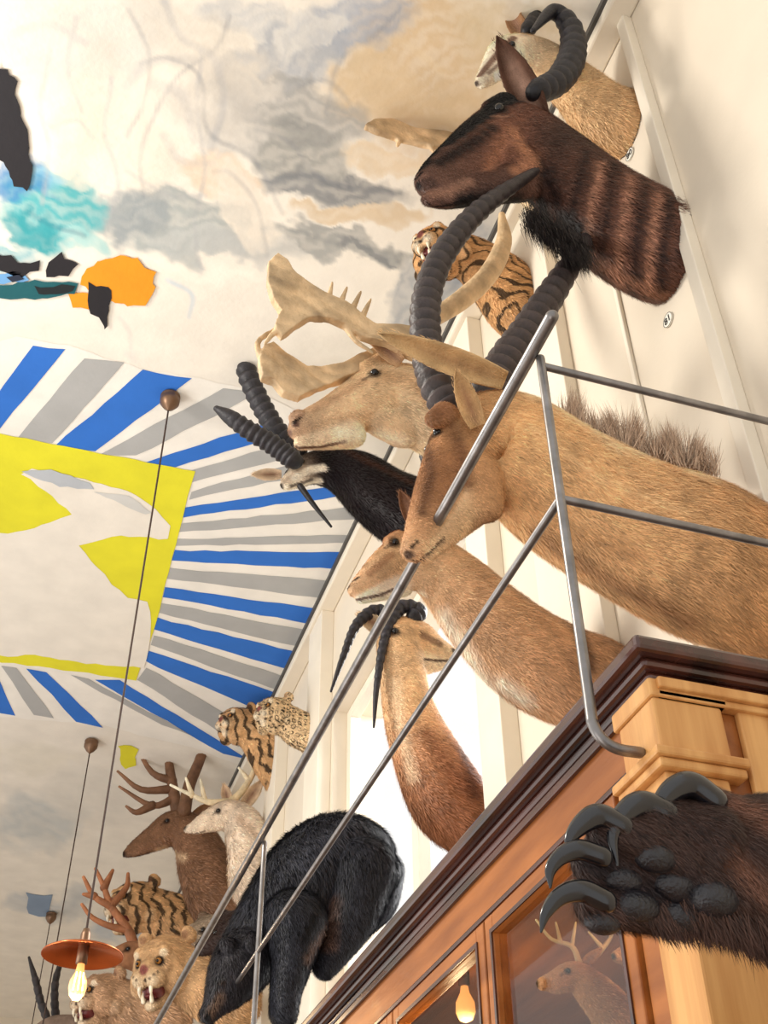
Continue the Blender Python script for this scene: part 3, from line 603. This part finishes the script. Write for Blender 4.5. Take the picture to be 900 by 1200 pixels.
def cat(name,label,cx,cy,r,Y,body,col,pat,base,open_=True,Q=1.3,fwd=(-.8,-.55,-.1),up=(0,0,1),amber=True,wh=(226,208,180)):
    b=Beast(name,label,'mounted animal',Y,base,Q=Q,smooth=1)
    c=b.pt(cx,cy); k=r*dep(c)/f; fw=Vector(fwd).normalized(); sd=fw.cross(Vector(up)).normalized(); u_=sd.cross(fw).normalized()
    def q(s_,f_,z_): return c+(sd*s_+fw*f_+u_*z_)*k
    def sph(s_,f_,z_,rr,cc,s2=0,f2=.02,z2=0,r2=None,flat=1): b.add([q(s_,f_,z_),q(s_+s2,f_+f2,z_+z2)],[rr*k,(r2 or rr)*k],[L(cc),L(cc)],flat,4,side=tuple(sd))
    mid=tuple((a+2*b_)/3 for a,b_ in zip(wh,col))
    sph(0,-.15,.05,.86,col,0,.3,-.02,.78)
    for sg in (-1,1):
        sph(.42*sg,.2,-.3,.46,col); sph(.19*sg,.78,-.28,.29,mid,0,.1); sph(.68*sg,-.25,.78,.24,col,0,.05,.06,.2,1)
        sph(.32*sg,.5,.36,.2,col,.05*sg,.1,.02)
        sph(.75*sg,-.05,-.45,.3,mid)
    sph(0,.45,.22,.34,col,0,.5,-.24,.2); 
    jz=-.95 if open_ else -.68
    sph(0,.05,-.62,.4,mid,0,.7,jz+.62,.2,.9)
    b.add([c]+[b.pt(n[0],n[1]) for n in body],[.8*k]+[n[2]*dep(b.pt(n[0],n[1]))/f for n in body],[L(col)]*(len(body)+1),.85)
    b.build(pat)
    def near(p): return b.bvh.find_nearest(p)[0]
    for sg in (-1,1):
        b.paint3(near(q(.22*sg,1.1,-.36)),.24*k,wh,.8,.8); b.paint3(near(q(.42*sg,.75,.34)),.14*k,wh,.8); b.paint3(near(q(.66*sg,-.0,.8)),.14*k,(120,80,60),.6)
        b.paint3(near(q(.36*sg,.9,.14)),.18*k,(28,20,16),1,.4)
        for j in range(3): b.paint3(near(q((.2+.1*j)*sg,1.15-.05*j,-.3+.08*j)),.05*k,(60,40,30),.7)
        e_=near(q(.36*sg,.95,.15)); ell('eye',e_,.085*k,M_amber if amber else M_eye,b.e); ell('pupil',e_+fw*.07*k,.045*k,M_eye,b.e,seg=8)
    b.paint3(near(q(0,1.1,jz)),.28*k,wh,.8,.7); b.paint3(near(q(0,1.3,-.08)),.17*k,(130,74,66),1,.4)
    b.paint3(near(q(0,1.25,-.36)),.07*k,(40,24,20),.9)
    if open_:
        for z_ in (-.5,-.6,-.7): b.paint3(near(q(0,.75,z_)),.3*k,(70,22,22),.9)
        ell('mouth',q(0,.6,-.6),.32*k,M_mouth,b.e,(1,1,.8)); ell('tongue',q(0,.8,-.76),.17*k,M_mouth,b.e,(1,1,.35))
        for sg in (-1,1):
            for (z0,z1,ss,ff) in ((-.46,-.76,.17,1.03),(-.86,-.62,.13,.94)):
                V,Fc,_,_=tube([q(ss*sg,ff,z0),q(ss*sg*1.05,ff+.03,(z0+z1)/2),q(ss*sg,ff,z1)],[.06*k,.045*k,.01*k],1,seg=8,m=3); meshobj('tooth',V,Fc,M_horn,b.e,cols=np.tile(L((236,224,198)),(len(V),1)))
    else: 
        for sg in (-1,1): b.paint3(near(q(.22*sg,.9,-.58)),.1*k,(50,30,24),.8)
    b.done(.05,1.1)
    return b
b=cat('mounted_tiger','orange tiger mount with bared teeth',516,296,37,2.8,[(548,302,30),(574,320,37),(594,340,42),(612,364,42),(640,378,42)],(198,150,98),stripes(125,50,.5),P(625,365,X=WX),fwd=(-.8,-.55,-.15)); b.fur(16000,4.5,1.0)
# E sable
b=Beast('mounted_sable','black sable antelope mount with white face markings and curved horns','mounted animal',4.05,P(490,600,X=WX))
b.ch([(335,568,8,0,(225,205,180)),(346,560,14,0,(225,205,180)),(366,549,21,0,(60,40,34)),(393,550,29,0,(26,18,20)),(420,562,38),(450,585,44),(485,605,50),(510,615,46)],(20,15,17),.8)
b.build(); b.stroke([(326,550),(345,536),(362,526)],7,(30,20,18),.95); b.stroke([(345,560),(362,550),(378,548)],6,(240,228,208),.95); b.stroke([(335,578),(355,580),(374,572)],8,(238,224,200),.95); b.stroke([(340,570),(365,562)],3,(40,26,22),.8); b.nose(329,570,5,(30,22,22)); b.eye(354,541,3)
b.stroke([(390,520),(440,545),(480,565)],9,(80,46,28),.5,.9); b.done(.05,1.0); b.fur(18000,7,1.0)
b.horn([(350,528,12),(325,505,12),(300,462,12),(288,425,11),(305,396,9),(350,382,6),(418,384,2)],(46,44,48),26,amp=.12)
b.horn([(345,540,12,-.1),(318,520,12,-.1),(290,503,11,-.1),(268,488,9,-.1),(254,479,4,-.1)],(48,46,50),13,amp=.12)
b.horn([(352,570,4,-.1),(368,592,3,-.1),(388,617,1.5,-.1)],(24,20,22),name='beard_tuft'); b.ear((330,556),(294,556),14,(220,196,168),dY=-.05)
# D lower antelope
b=Beast('mounted_gazelle','tan gazelle mount with slim dark curved horns','mounted animal',2.62,P(690,795,X=WX))
b.ch([(415,692,9,0,(206,168,128)),(430,681,15,0,(206,168,128)),(460,660,25,0,(202,162,118)),(492,652,34,0,(208,168,124)),(530,682,44,0,(204,164,122)),(570,725,54,0,(202,160,118)),(615,765,62,0,(198,156,114)),(660,790,64,0,(188,144,104)),(700,800,60)],TAN,.8)
b.ch([(422,702,7),(445,694,11),(470,686,15)],(232,210,184),.8); b.ch([(455,634,7,-.04),(468,630,10,-.04)],(194,148,106),.8); b.ch([(492,672,22,-.02),(504,680,22,-.02)],(212,174,132),.8)
b.build(); b.stroke([(520,725),(560,785),(600,838)],22,(236,218,194),.8,.9); b.stroke([(425,708),(460,702),(490,704)],9,(238,222,198),.7,.9); b.stroke([(416,703),(445,697),(465,689)],2.2,(60,38,32),.9); b.stroke([(432,672),(458,650)],6,(150,104,70),.6); b.nose(407,688,5,(60,42,38)); b.stroke([(412,682),(419,677)],2.5,(36,24,22),.9)
b.stroke([(675,735),(690,780)],14,(60,34,26),.8,.8); b.eye(463,635,4.6); b.done(); b.fur(38000,8,1.0,jit=.22,lift=.28)
b.horn([(486,612,7,-.05),(499,575,6.5,-.05),(498,540,5.5,-.05),(486,512,4,-.05),(462,498,1.5,-.05)],(40,37,42),14)
b.ear((492,622),(468,574),20,(120,84,62),dY=-.08)
# F lower slim gazelle
b=Beast('mounted_impala','chestnut and tan slim antelope mount looking upward','mounted animal',3.75,P(545,950,X=WX))
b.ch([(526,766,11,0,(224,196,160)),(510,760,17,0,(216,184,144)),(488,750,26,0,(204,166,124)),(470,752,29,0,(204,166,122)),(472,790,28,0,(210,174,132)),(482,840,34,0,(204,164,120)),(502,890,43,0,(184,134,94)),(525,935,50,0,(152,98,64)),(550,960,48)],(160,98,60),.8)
b.ch([(518,778,8),(500,777,14),(482,778,19)],(222,198,166),.8)
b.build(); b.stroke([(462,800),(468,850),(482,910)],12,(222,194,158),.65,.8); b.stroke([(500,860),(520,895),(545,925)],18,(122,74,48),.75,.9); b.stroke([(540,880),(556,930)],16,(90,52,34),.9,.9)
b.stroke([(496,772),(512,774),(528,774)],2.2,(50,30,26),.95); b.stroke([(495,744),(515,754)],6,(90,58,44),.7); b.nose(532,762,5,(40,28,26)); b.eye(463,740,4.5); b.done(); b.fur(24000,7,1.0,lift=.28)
b.ear((455,742),(418,718),20,(216,190,156)); 
b.horn([(462,724,8),(440,716,8),(418,732,6),(402,770,4),(388,810,1.5)],(40,38,44),16); b.horn([(484,724,10,-.05),(492,716,9,-.05),(470,712,8,-.05),(452,745,6,-.05),(442,800,4,-.05),(438,852,1.5,-.05)],(44,42,48),20)
# K red deer
b=Beast('mounted_stag','brown red deer stag mount with large branching antlers','mounted animal',8.2,P(280,1075,X=WX))
b.ch([(147,1001,5,0,(120,86,62)),(158,995,10),(182,982,16),(206,970,22),(228,985,27),(242,1020,34),(258,1055,38),(285,1080,38)],(182,138,98),.8); b.build(); b.nose(144,1001,5); b.eye(196,962,2.6); b.stroke([(148,1008),(175,1002)],2,(60,40,32),.8); b.stroke([(185,998),(215,1005)],8,(218,186,146),.6,.9); b.done(); b.fur(10000,6,1.2)
b.ear((225,960),(252,940),14,(150,110,78))
AB=(108,76,54)
b.antler([[(216,950),(222,920),(236,885),(242,850),(262,815),(274,788),(268,760)],[(262,815),(288,800),(304,786),(326,778)],[(242,855),(226,835),(224,790),(230,762)],[(250,835),(240,800),(230,768)],[(300,790),(310,770)],[(236,885),(250,870),(264,846)],[(274,790),(290,770)]],AB,8,1.6,dY=-.1)
b.antler([[(208,950),(202,920),(198,885),(206,855),(198,825)],[(206,935),(178,944),(140,922)],[(202,915),(178,905),(158,872)],[(200,925),(165,925),(138,904)],[(198,885),(182,870),(170,842)],[(203,870),(215,850),(216,835)],[(178,944),(160,952),(148,945)]],AB,8,1.6,dY=.1)
# L white-tail
b=Beast('mounted_deer','pale fawn deer mount with ivory antlers','mounted animal',7.2,P(305,1030,X=WX))
b.ch([(219,972,5,0,(220,200,178)),(230,969,9,0,(222,200,176)),(250,960,15),(270,956,20),(286,970,25),(294,1000,28),(300,1035,32),(315,1050,30)],(208,176,138),.8); b.build(); b.nose(216,970,4); b.eye(256,950,2.6); b.stroke([(222,978),(240,974)],1.6,(80,56,46),.8); b.stroke([(280,960),(300,980)],8,(170,130,96),.5,.9); b.done(.05,1.05); b.fur(9000,5,1.1)
b.ear((285,945),(308,914),16,(214,186,154)); b.ear((268,942),(262,918),12,(200,170,140))
b.antler([[(270,940),(285,925),(298,900),(292,870),(272,850)],[(298,900),(288,880)],[(292,915),(280,900)]],(214,190,150),5,1.5)
b.antler([[(266,940),(245,940),(225,932),(200,920)],[(240,938),(235,914)],[(225,932),(218,912)]],(214,190,150),5,1.5)
b=cat('mounted_leopard','spotted leopard mount leaning out from the wall',322,838,25,6.1,[(335,844,20),(350,854,23),(370,864,23)],(216,184,140),leop(40),P(368,855,X=WX),False); b.fur(4000,4,1.1)
b=cat('mounted_tiger','small tiger mount beside the leopard',278,850,25,7.1,[(297,860,22),(314,880,26),(328,902,27),(340,927,24)],(204,158,108),stripes(90,30,.4),P(335,905,X=WX),False); b.fur(4000,4,1.1)
b=cat('mounted_tiger','striped tiger mount below the stag',158,1062,33,9.4,[(180,1068,27),(199,1076,30),(222,1086,30),(250,1092,28)],(204,158,108),stripes(64,20,.4),P(245,1085,X=WX),True); b.fur(7000,4,1.1)
b=Beast('mounted_deer','small brown deer mount with reddish palmate antlers','mounted animal',8.6,P(250,1150,X=WX))
b.ch([(120,1128,7),(138,1122,13),(158,1120,18),(190,1130,22),(240,1150,24)],(150,104,72),.8); b.build(); b.eye(150,1112,2.5); b.nose(114,1128,5); b.done()
b.antler([[(158,1112),(150,1090),(130,1062),(122,1040),(112,1018)],[(150,1090),(128,1085),(108,1075),(96,1060)],[(130,1062),(110,1050),(98,1028)],[(122,1040),(132,1020)],[(130,1062),(148,1040),(150,1024)],[(110,1050),(98,1048)]],(146,94,62),7,2)
b=cat('mounted_lioness','tan lioness mount with wide open jaws and teeth',192,1134,42,6.7,[(217,1142,33),(242,1157,36),(270,1172,38)],(190,150,106),None,P(330,1160,X=WX),fwd=(-.6,-.75,-.3),wh=(218,198,166)); b.fur(9000,5,1.1)
b=Beast('mounted_boar','greyish tan boar mount on the wall','mounted animal',7.6,P(300,1120,X=WX)); b.ch([(212,1110,10),(232,1098,17),(252,1096,24),(290,1115,28)],(150,130,108),.9); b.ch([(238,1074,7)],(120,96,76)); b.build(); b.nose(206,1112,7); b.eye(238,1090,3); b.done(); b.fur(7000,6,1.2)
b=Beast('mounted_bear','dark brown bear head mount','mounted animal',6.3,P(330,1100,X=WX)); b.ch([(236,1112,9),(250,1103,16),(272,1092,24),(310,1100,28)],(50,36,32),.9); b.ch([(262,1072,7)],(44,32,28)); b.ch([(284,1070,7)],(44,32,28)); b.build(); b.nose(229,1113,6,(14,12,12)); b.eye(252,1093,3); b.done(); b.fur(8000,7,1.2)
b=cat('mounted_hyena','tan fanged hyena mount near the lamp',118,1170,32,8.0,[(135,1172,26),(155,1182,30),(195,1192,30)],(180,142,108),None,P(280,1180,X=WX)); b.fur(6000,6,1.2)
b=Beast('mounted_oryx','dark horned antelope mount on the far wall','mounted animal',9.4,P(230,1200,X=WX)); b.ch([(38,1215,8),(60,1205,14),(90,1210,20),(150,1220,24),(220,1225,24)],(130,110,96),.85); b.build(); b.done()
b.horn([(58,1200,5),(48,1175,4.5),(42,1150,4),(34,1122,1.5)],(50,44,44),8); b.horn([(66,1200,5,.1),(64,1170,4.5,.1),(66,1145,4,.1),(76,1115,1.5,.1)],(50,44,44),8)
# black bear on the cabinet
b=Beast('standing_bear','shaggy black bear walking along the cabinet top','stuffed animal',3.95,P(380,1130,Z=CT),group='animals on the cabinet',Q=2.0)
BC=(42,43,50)
b.ch([(448,1020,22),(430,1005,38),(400,1005,52),(365,1030,56),(332,1065,48),(302,1105,40),(282,1130,34)],BC,1.0)
b.ch([(425,1020,40,-.12),(414,1070,30,-.12),(396,1108,20,-.12),(380,1132,15,-.12)],BC,.9)
b.ch([(452,1020,22,.2),(446,1056,20,.2),(430,1078,16,.2)],BC,.9)
b.ch([(345,1080,38,-.2),(342,1125,25,-.2),(335,1160,19,-.2),(332,1186,17,-.2)],BC,.9)
b.ch([(292,1120,36,-.05),(276,1140,33,-.08),(262,1162,24,-.1),(250,1180,14,-.1),(244,1188,11,-.1)],(44,42,46),.95)
b.ch([(268,1110,10,-.14),(266,1106,10,-.14)],(40,38,42),.7); b.ch([(296,1106,10,-.2),(294,1102,10,-.2)],(40,38,42),.7)
b.build(); b.stroke([(392,1055),(385,1105)],15,(112,84,70),.7,.9); b.stroke([(380,1085),(362,1120)],12,(124,92,74),.7,.9); b.stroke([(410,960),(380,985),(350,1010)],16,(66,68,78),.7,.9); b.stroke([(372,1060),(352,1100)],7,(14,13,16),.9,.8)
b.stroke([(258,1166),(247,1184)],9,(104,78,58),.8,.8); b.nose(243,1190,5,(10,9,10)); b.eye(262,1148,2.6); b.done(); b.fur(100000,14,1.1,(.4,-.2,-1),.32,.65)
# bear paw close
b=Beast('bear_forepaw','raised dark brown bear forepaw with long dark claws','stuffed animal',.93,P(1000,1050,Y=.93),group='animals on the cabinet',Q=2.2,smooth=2)
FC=(62,45,39)
b.ch([(815,1030,62),(860,1020,84),(930,1030,102),(1050,1050,112),(1400,1100,120),(1700,1150,120)],FC,.9)
toes=[((870,980,50,-.02),(842,960,36,-.02),(812,944,32,-.02)),((830,985,46,-.03),(790,968,33,-.03),(758,960,30,-.03)),((790,1000,42,-.02),(745,982,30,-.03),(712,976,27,-.03)),((780,1025,42,0),(725,1012,28,-.01),(692,1012,25,-.01)),((790,1060,40,.02),(730,1062,28,.0),(696,1062,25,.0))]
for t in toes: b.ch(t,FC,.9)
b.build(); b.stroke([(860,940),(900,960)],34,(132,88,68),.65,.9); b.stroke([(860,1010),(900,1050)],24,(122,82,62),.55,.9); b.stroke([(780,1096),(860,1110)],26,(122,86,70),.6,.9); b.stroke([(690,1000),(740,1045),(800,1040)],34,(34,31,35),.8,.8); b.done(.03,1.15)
def pmask(co):
    x,y=proj(co); return ~((x<800)&(x>700)&(y>1005)&(y<1078))|(rng.rand(len(x))<.45)
b.fur(120000,24,1.1,(.9,-.1,-.55),.26,.55,mask=pmask,short=.5)
V=[];Fc=[];cl=[]
for i in range(3000):
    t=rng.rand(); p,n=b.hit(770+150*t+rng.normal(0,6),1075+22*t+rng.normal(0,10)); ln=rng.uniform(12,44)*(.5+.6*t)*dep(p)/f
    q=p+Vector((rng.normal(.35,.2),rng.normal(0,.15),-1)).normalized()*ln; w=R*.0006; k=len(V); V+=[p-w,p+w,q]; Fc+=[(k,k+1,k+2)]; cl+=[np.array(L((80,57,48)))*rng.uniform(.3,1.7)]*3
meshobj('hanging_hair',V,Fc,M_fur,b.e,False,np.array(cl))
for cn in [[(838,938,16),(810,920,17),(786,928,14),(772,950,9),(776,988,1.5)],[(782,952,15),(752,942,16),(730,956,13),(718,980,8),(724,1014,1.5)],[(730,968,14),(702,956,15),(682,966,12),(668,984,7),(668,1006,1.5)],[(706,1004,13),(678,996,13),(657,1004,10),(645,1020,7),(645,1040,1.5)],[(710,1056,14),(682,1044,14),(657,1050,11),(640,1070,7),(634,1092,1.5)]]:
    b.horn([(a,c,r,-.045) for a,c,r in cn],name='claw',mt=M_claw,flat=.8,seg=18)
for (a,c,r,sx) in [(768,1004,24,1.2),(728,1030,24,1.2),(745,1062,24,1.3),(792,1036,28,1.2),(800,1072,28,1.3),(706,1080,20,1.2),(836,1052,30,1.1)]:
    p,n=b.hit(a,c); R_=r*dep(p)/f; ell('paw_pad',p+(p-C).normalized()*R_*.42,R_,M_pad,b.e,(sx,.75,.78),None,22)
# deer heads added inside the cabinet to stand in for glass reflections
for (ox,oy,Y,sc_,lab) in [(0,-6,1.75,1.1,'small tan deer head displayed behind the cabinet glass'),(78,-40,1.62,.9,'fawn deer head with slim antlers behind glass')]:
    b=Beast('deer_head',lab,'mounted animal',Y,P(720+ox,1195,Y=Y),group='heads inside the cabinet',clamp=False)
    g=lambda pts:[((p[0]-690)*sc_+690+ox,(p[1]-1170)*sc_+1170+oy)+tuple(p[2:]) for p in pts]
    b.ch(g([(640,1160,8),(655,1158,14),(675,1152,18),(695,1168,24),(715,1190,28),(730,1210,28)]),(184,136,92),.8); b.build(); b.nose(*g([(634,1160)])[0],6); b.eye(*g([(668,1146)])[0],3); b.done(); b.fur(5000,5,1)
    b.ear(g([(684,1140)])[0],g([(704,1122)])[0],12,(170,122,84))
    b.antler([g([(680,1138),(672,1120),(650,1112),(634,1092)]),g([(660,1116),(655,1095)]),g([(672,1120),(676,1095)])],(186,150,108),4,1.3)
    b.antler([g([(690,1138),(705,1122),(715,1105),(712,1085)]),g([(705,1122),(690,1105)])],(186,150,108),4,1.3,dY=.05)
# bulb added in the cabinet, stands in for a lamp reflected in the glass
p=P(545,1172,Y=2.35); e=thing('reflection_lamp','small glowing filament lamp added in the cabinet to stand in for a glass reflection','lamp',(p.x,p.y,2.5))
lathe('bulb',(p.x,p.y,p.z+.03),[(.0,.0),(.008,-.002),(.01,-.015),(.02,-.035),(.021,-.055),(.014,-.07),(.0,-.076)],M_bulb,e); lathe('socket',(p.x,p.y,p.z+.03),[(.0,2.5-p.z-.03),(.012,2.5-p.z-.03),(.012,0),(.0,0)],M_brass,e)
def plight(loc,en,col,r=.02):
    l=bpy.data.lights.new('point_light','POINT'); l.energy=en; l.color=col; l.shadow_soft_size=r; o=bpy.data.objects.new('point_light',l); sc.collection.objects.link(o); o.location=loc
plight((p.x,p.y,p.z-.08),2,(1,.72,.42)); plight((1.05,1.5,2.3),3.4,(1,.8,.58)); plight((.29,4.35,EYE+1.33),6,(1,.7,.4))  # first two added to brighten the cabinet interior; the last is the pendant bulb
# tags
for (a,c,t) in [(783,375,'81'),(738,181,'80')]:
    p=P(a,c,X=WX-.004); e=thing('number_tag','round paper tag numbered %s on the wall'%t,'label',p,'numbered wall tags')
    bm=bmesh.new(); bmesh.ops.create_cone(bm,cap_ends=True,segments=32,radius1=.025,radius2=.025,depth=.004,matrix=Matrix.Translation(p)@Matrix.Rotation(math.pi/2,4,'Y')); me=bpy.data.meshes.new('disc'); bm.to_mesh(me); bm.free(); me.materials.append(M_tag); link(bpy.data.objects.new('disc',me),e)
    V=[];Fc=[]
    for k in range(40):
        a_=2*math.pi*k/40
        for r_ in (.0235,.0255): V.append((p.x-.0026,p.y+r_*math.cos(a_),p.z+r_*math.sin(a_)))
    for k in range(40): j=(k+1)%40; Fc.append((2*k,2*k+1,2*j+1,2*j))
    meshobj('rim',V,Fc,M_ink,e)
    cu=bpy.data.curves.new('number','FONT'); cu.body=t; cu.size=.036; cu.align_x='CENTER'; cu.align_y='CENTER'; cu.extrude=.0004; cu.offset=.0006
    to=bpy.data.objects.new('t',cu); sc.collection.objects.link(to); dg=bpy.context.evaluated_depsgraph_get(); dg.update()
    me=bpy.data.meshes.new_from_object(to.evaluated_get(dg)); bpy.data.objects.remove(to); me.transform(Matrix.Translation(p)@Matrix(((0,0,-1,-.003),(-1,0,0,0),(0,1,0,0),(0,0,0,1)))); me.materials.clear(); me.materials.append(M_ink); link(bpy.data.objects.new('number',me),e)
# ------------------------------------------------------------ light
w=bpy.data.worlds.new('w'); sc.world=w; w.use_nodes=True; w.node_tree.nodes['Background'].inputs[0].default_value=(1,.985,.96,1); w.node_tree.nodes['Background'].inputs[1].default_value=1.1
def area(loc,tgt,size,en,col):
    l=bpy.data.lights.new('window_and_fill_light','AREA'); l.size=size; l.energy=en; l.color=col; o=bpy.data.objects.new('window_and_fill_light',l); sc.collection.objects.link(o); o.location=loc
    o.rotation_euler=(Vector(tgt)-Vector(loc)).to_track_quat('-Z','Y').to_euler()
area((-2.2,3.2,5.3),(1.2,2.3,2.9),.7,115,(1,.94,.85))
area((-3.0,5,1.8),(0.5,6,6),2.6,115,(1,.97,.93))  # added fill aimed up from the open side to brighten the ceiling
area((-1.5,1.0,1.0),(-.8,3.5,6),2.0,34,(1,.98,.95))  # second added ceiling fill, low down, with no window behind it
area((3.6,4.6,5.4),(1.0,4.2,3.4),2,260,(1,1,1))
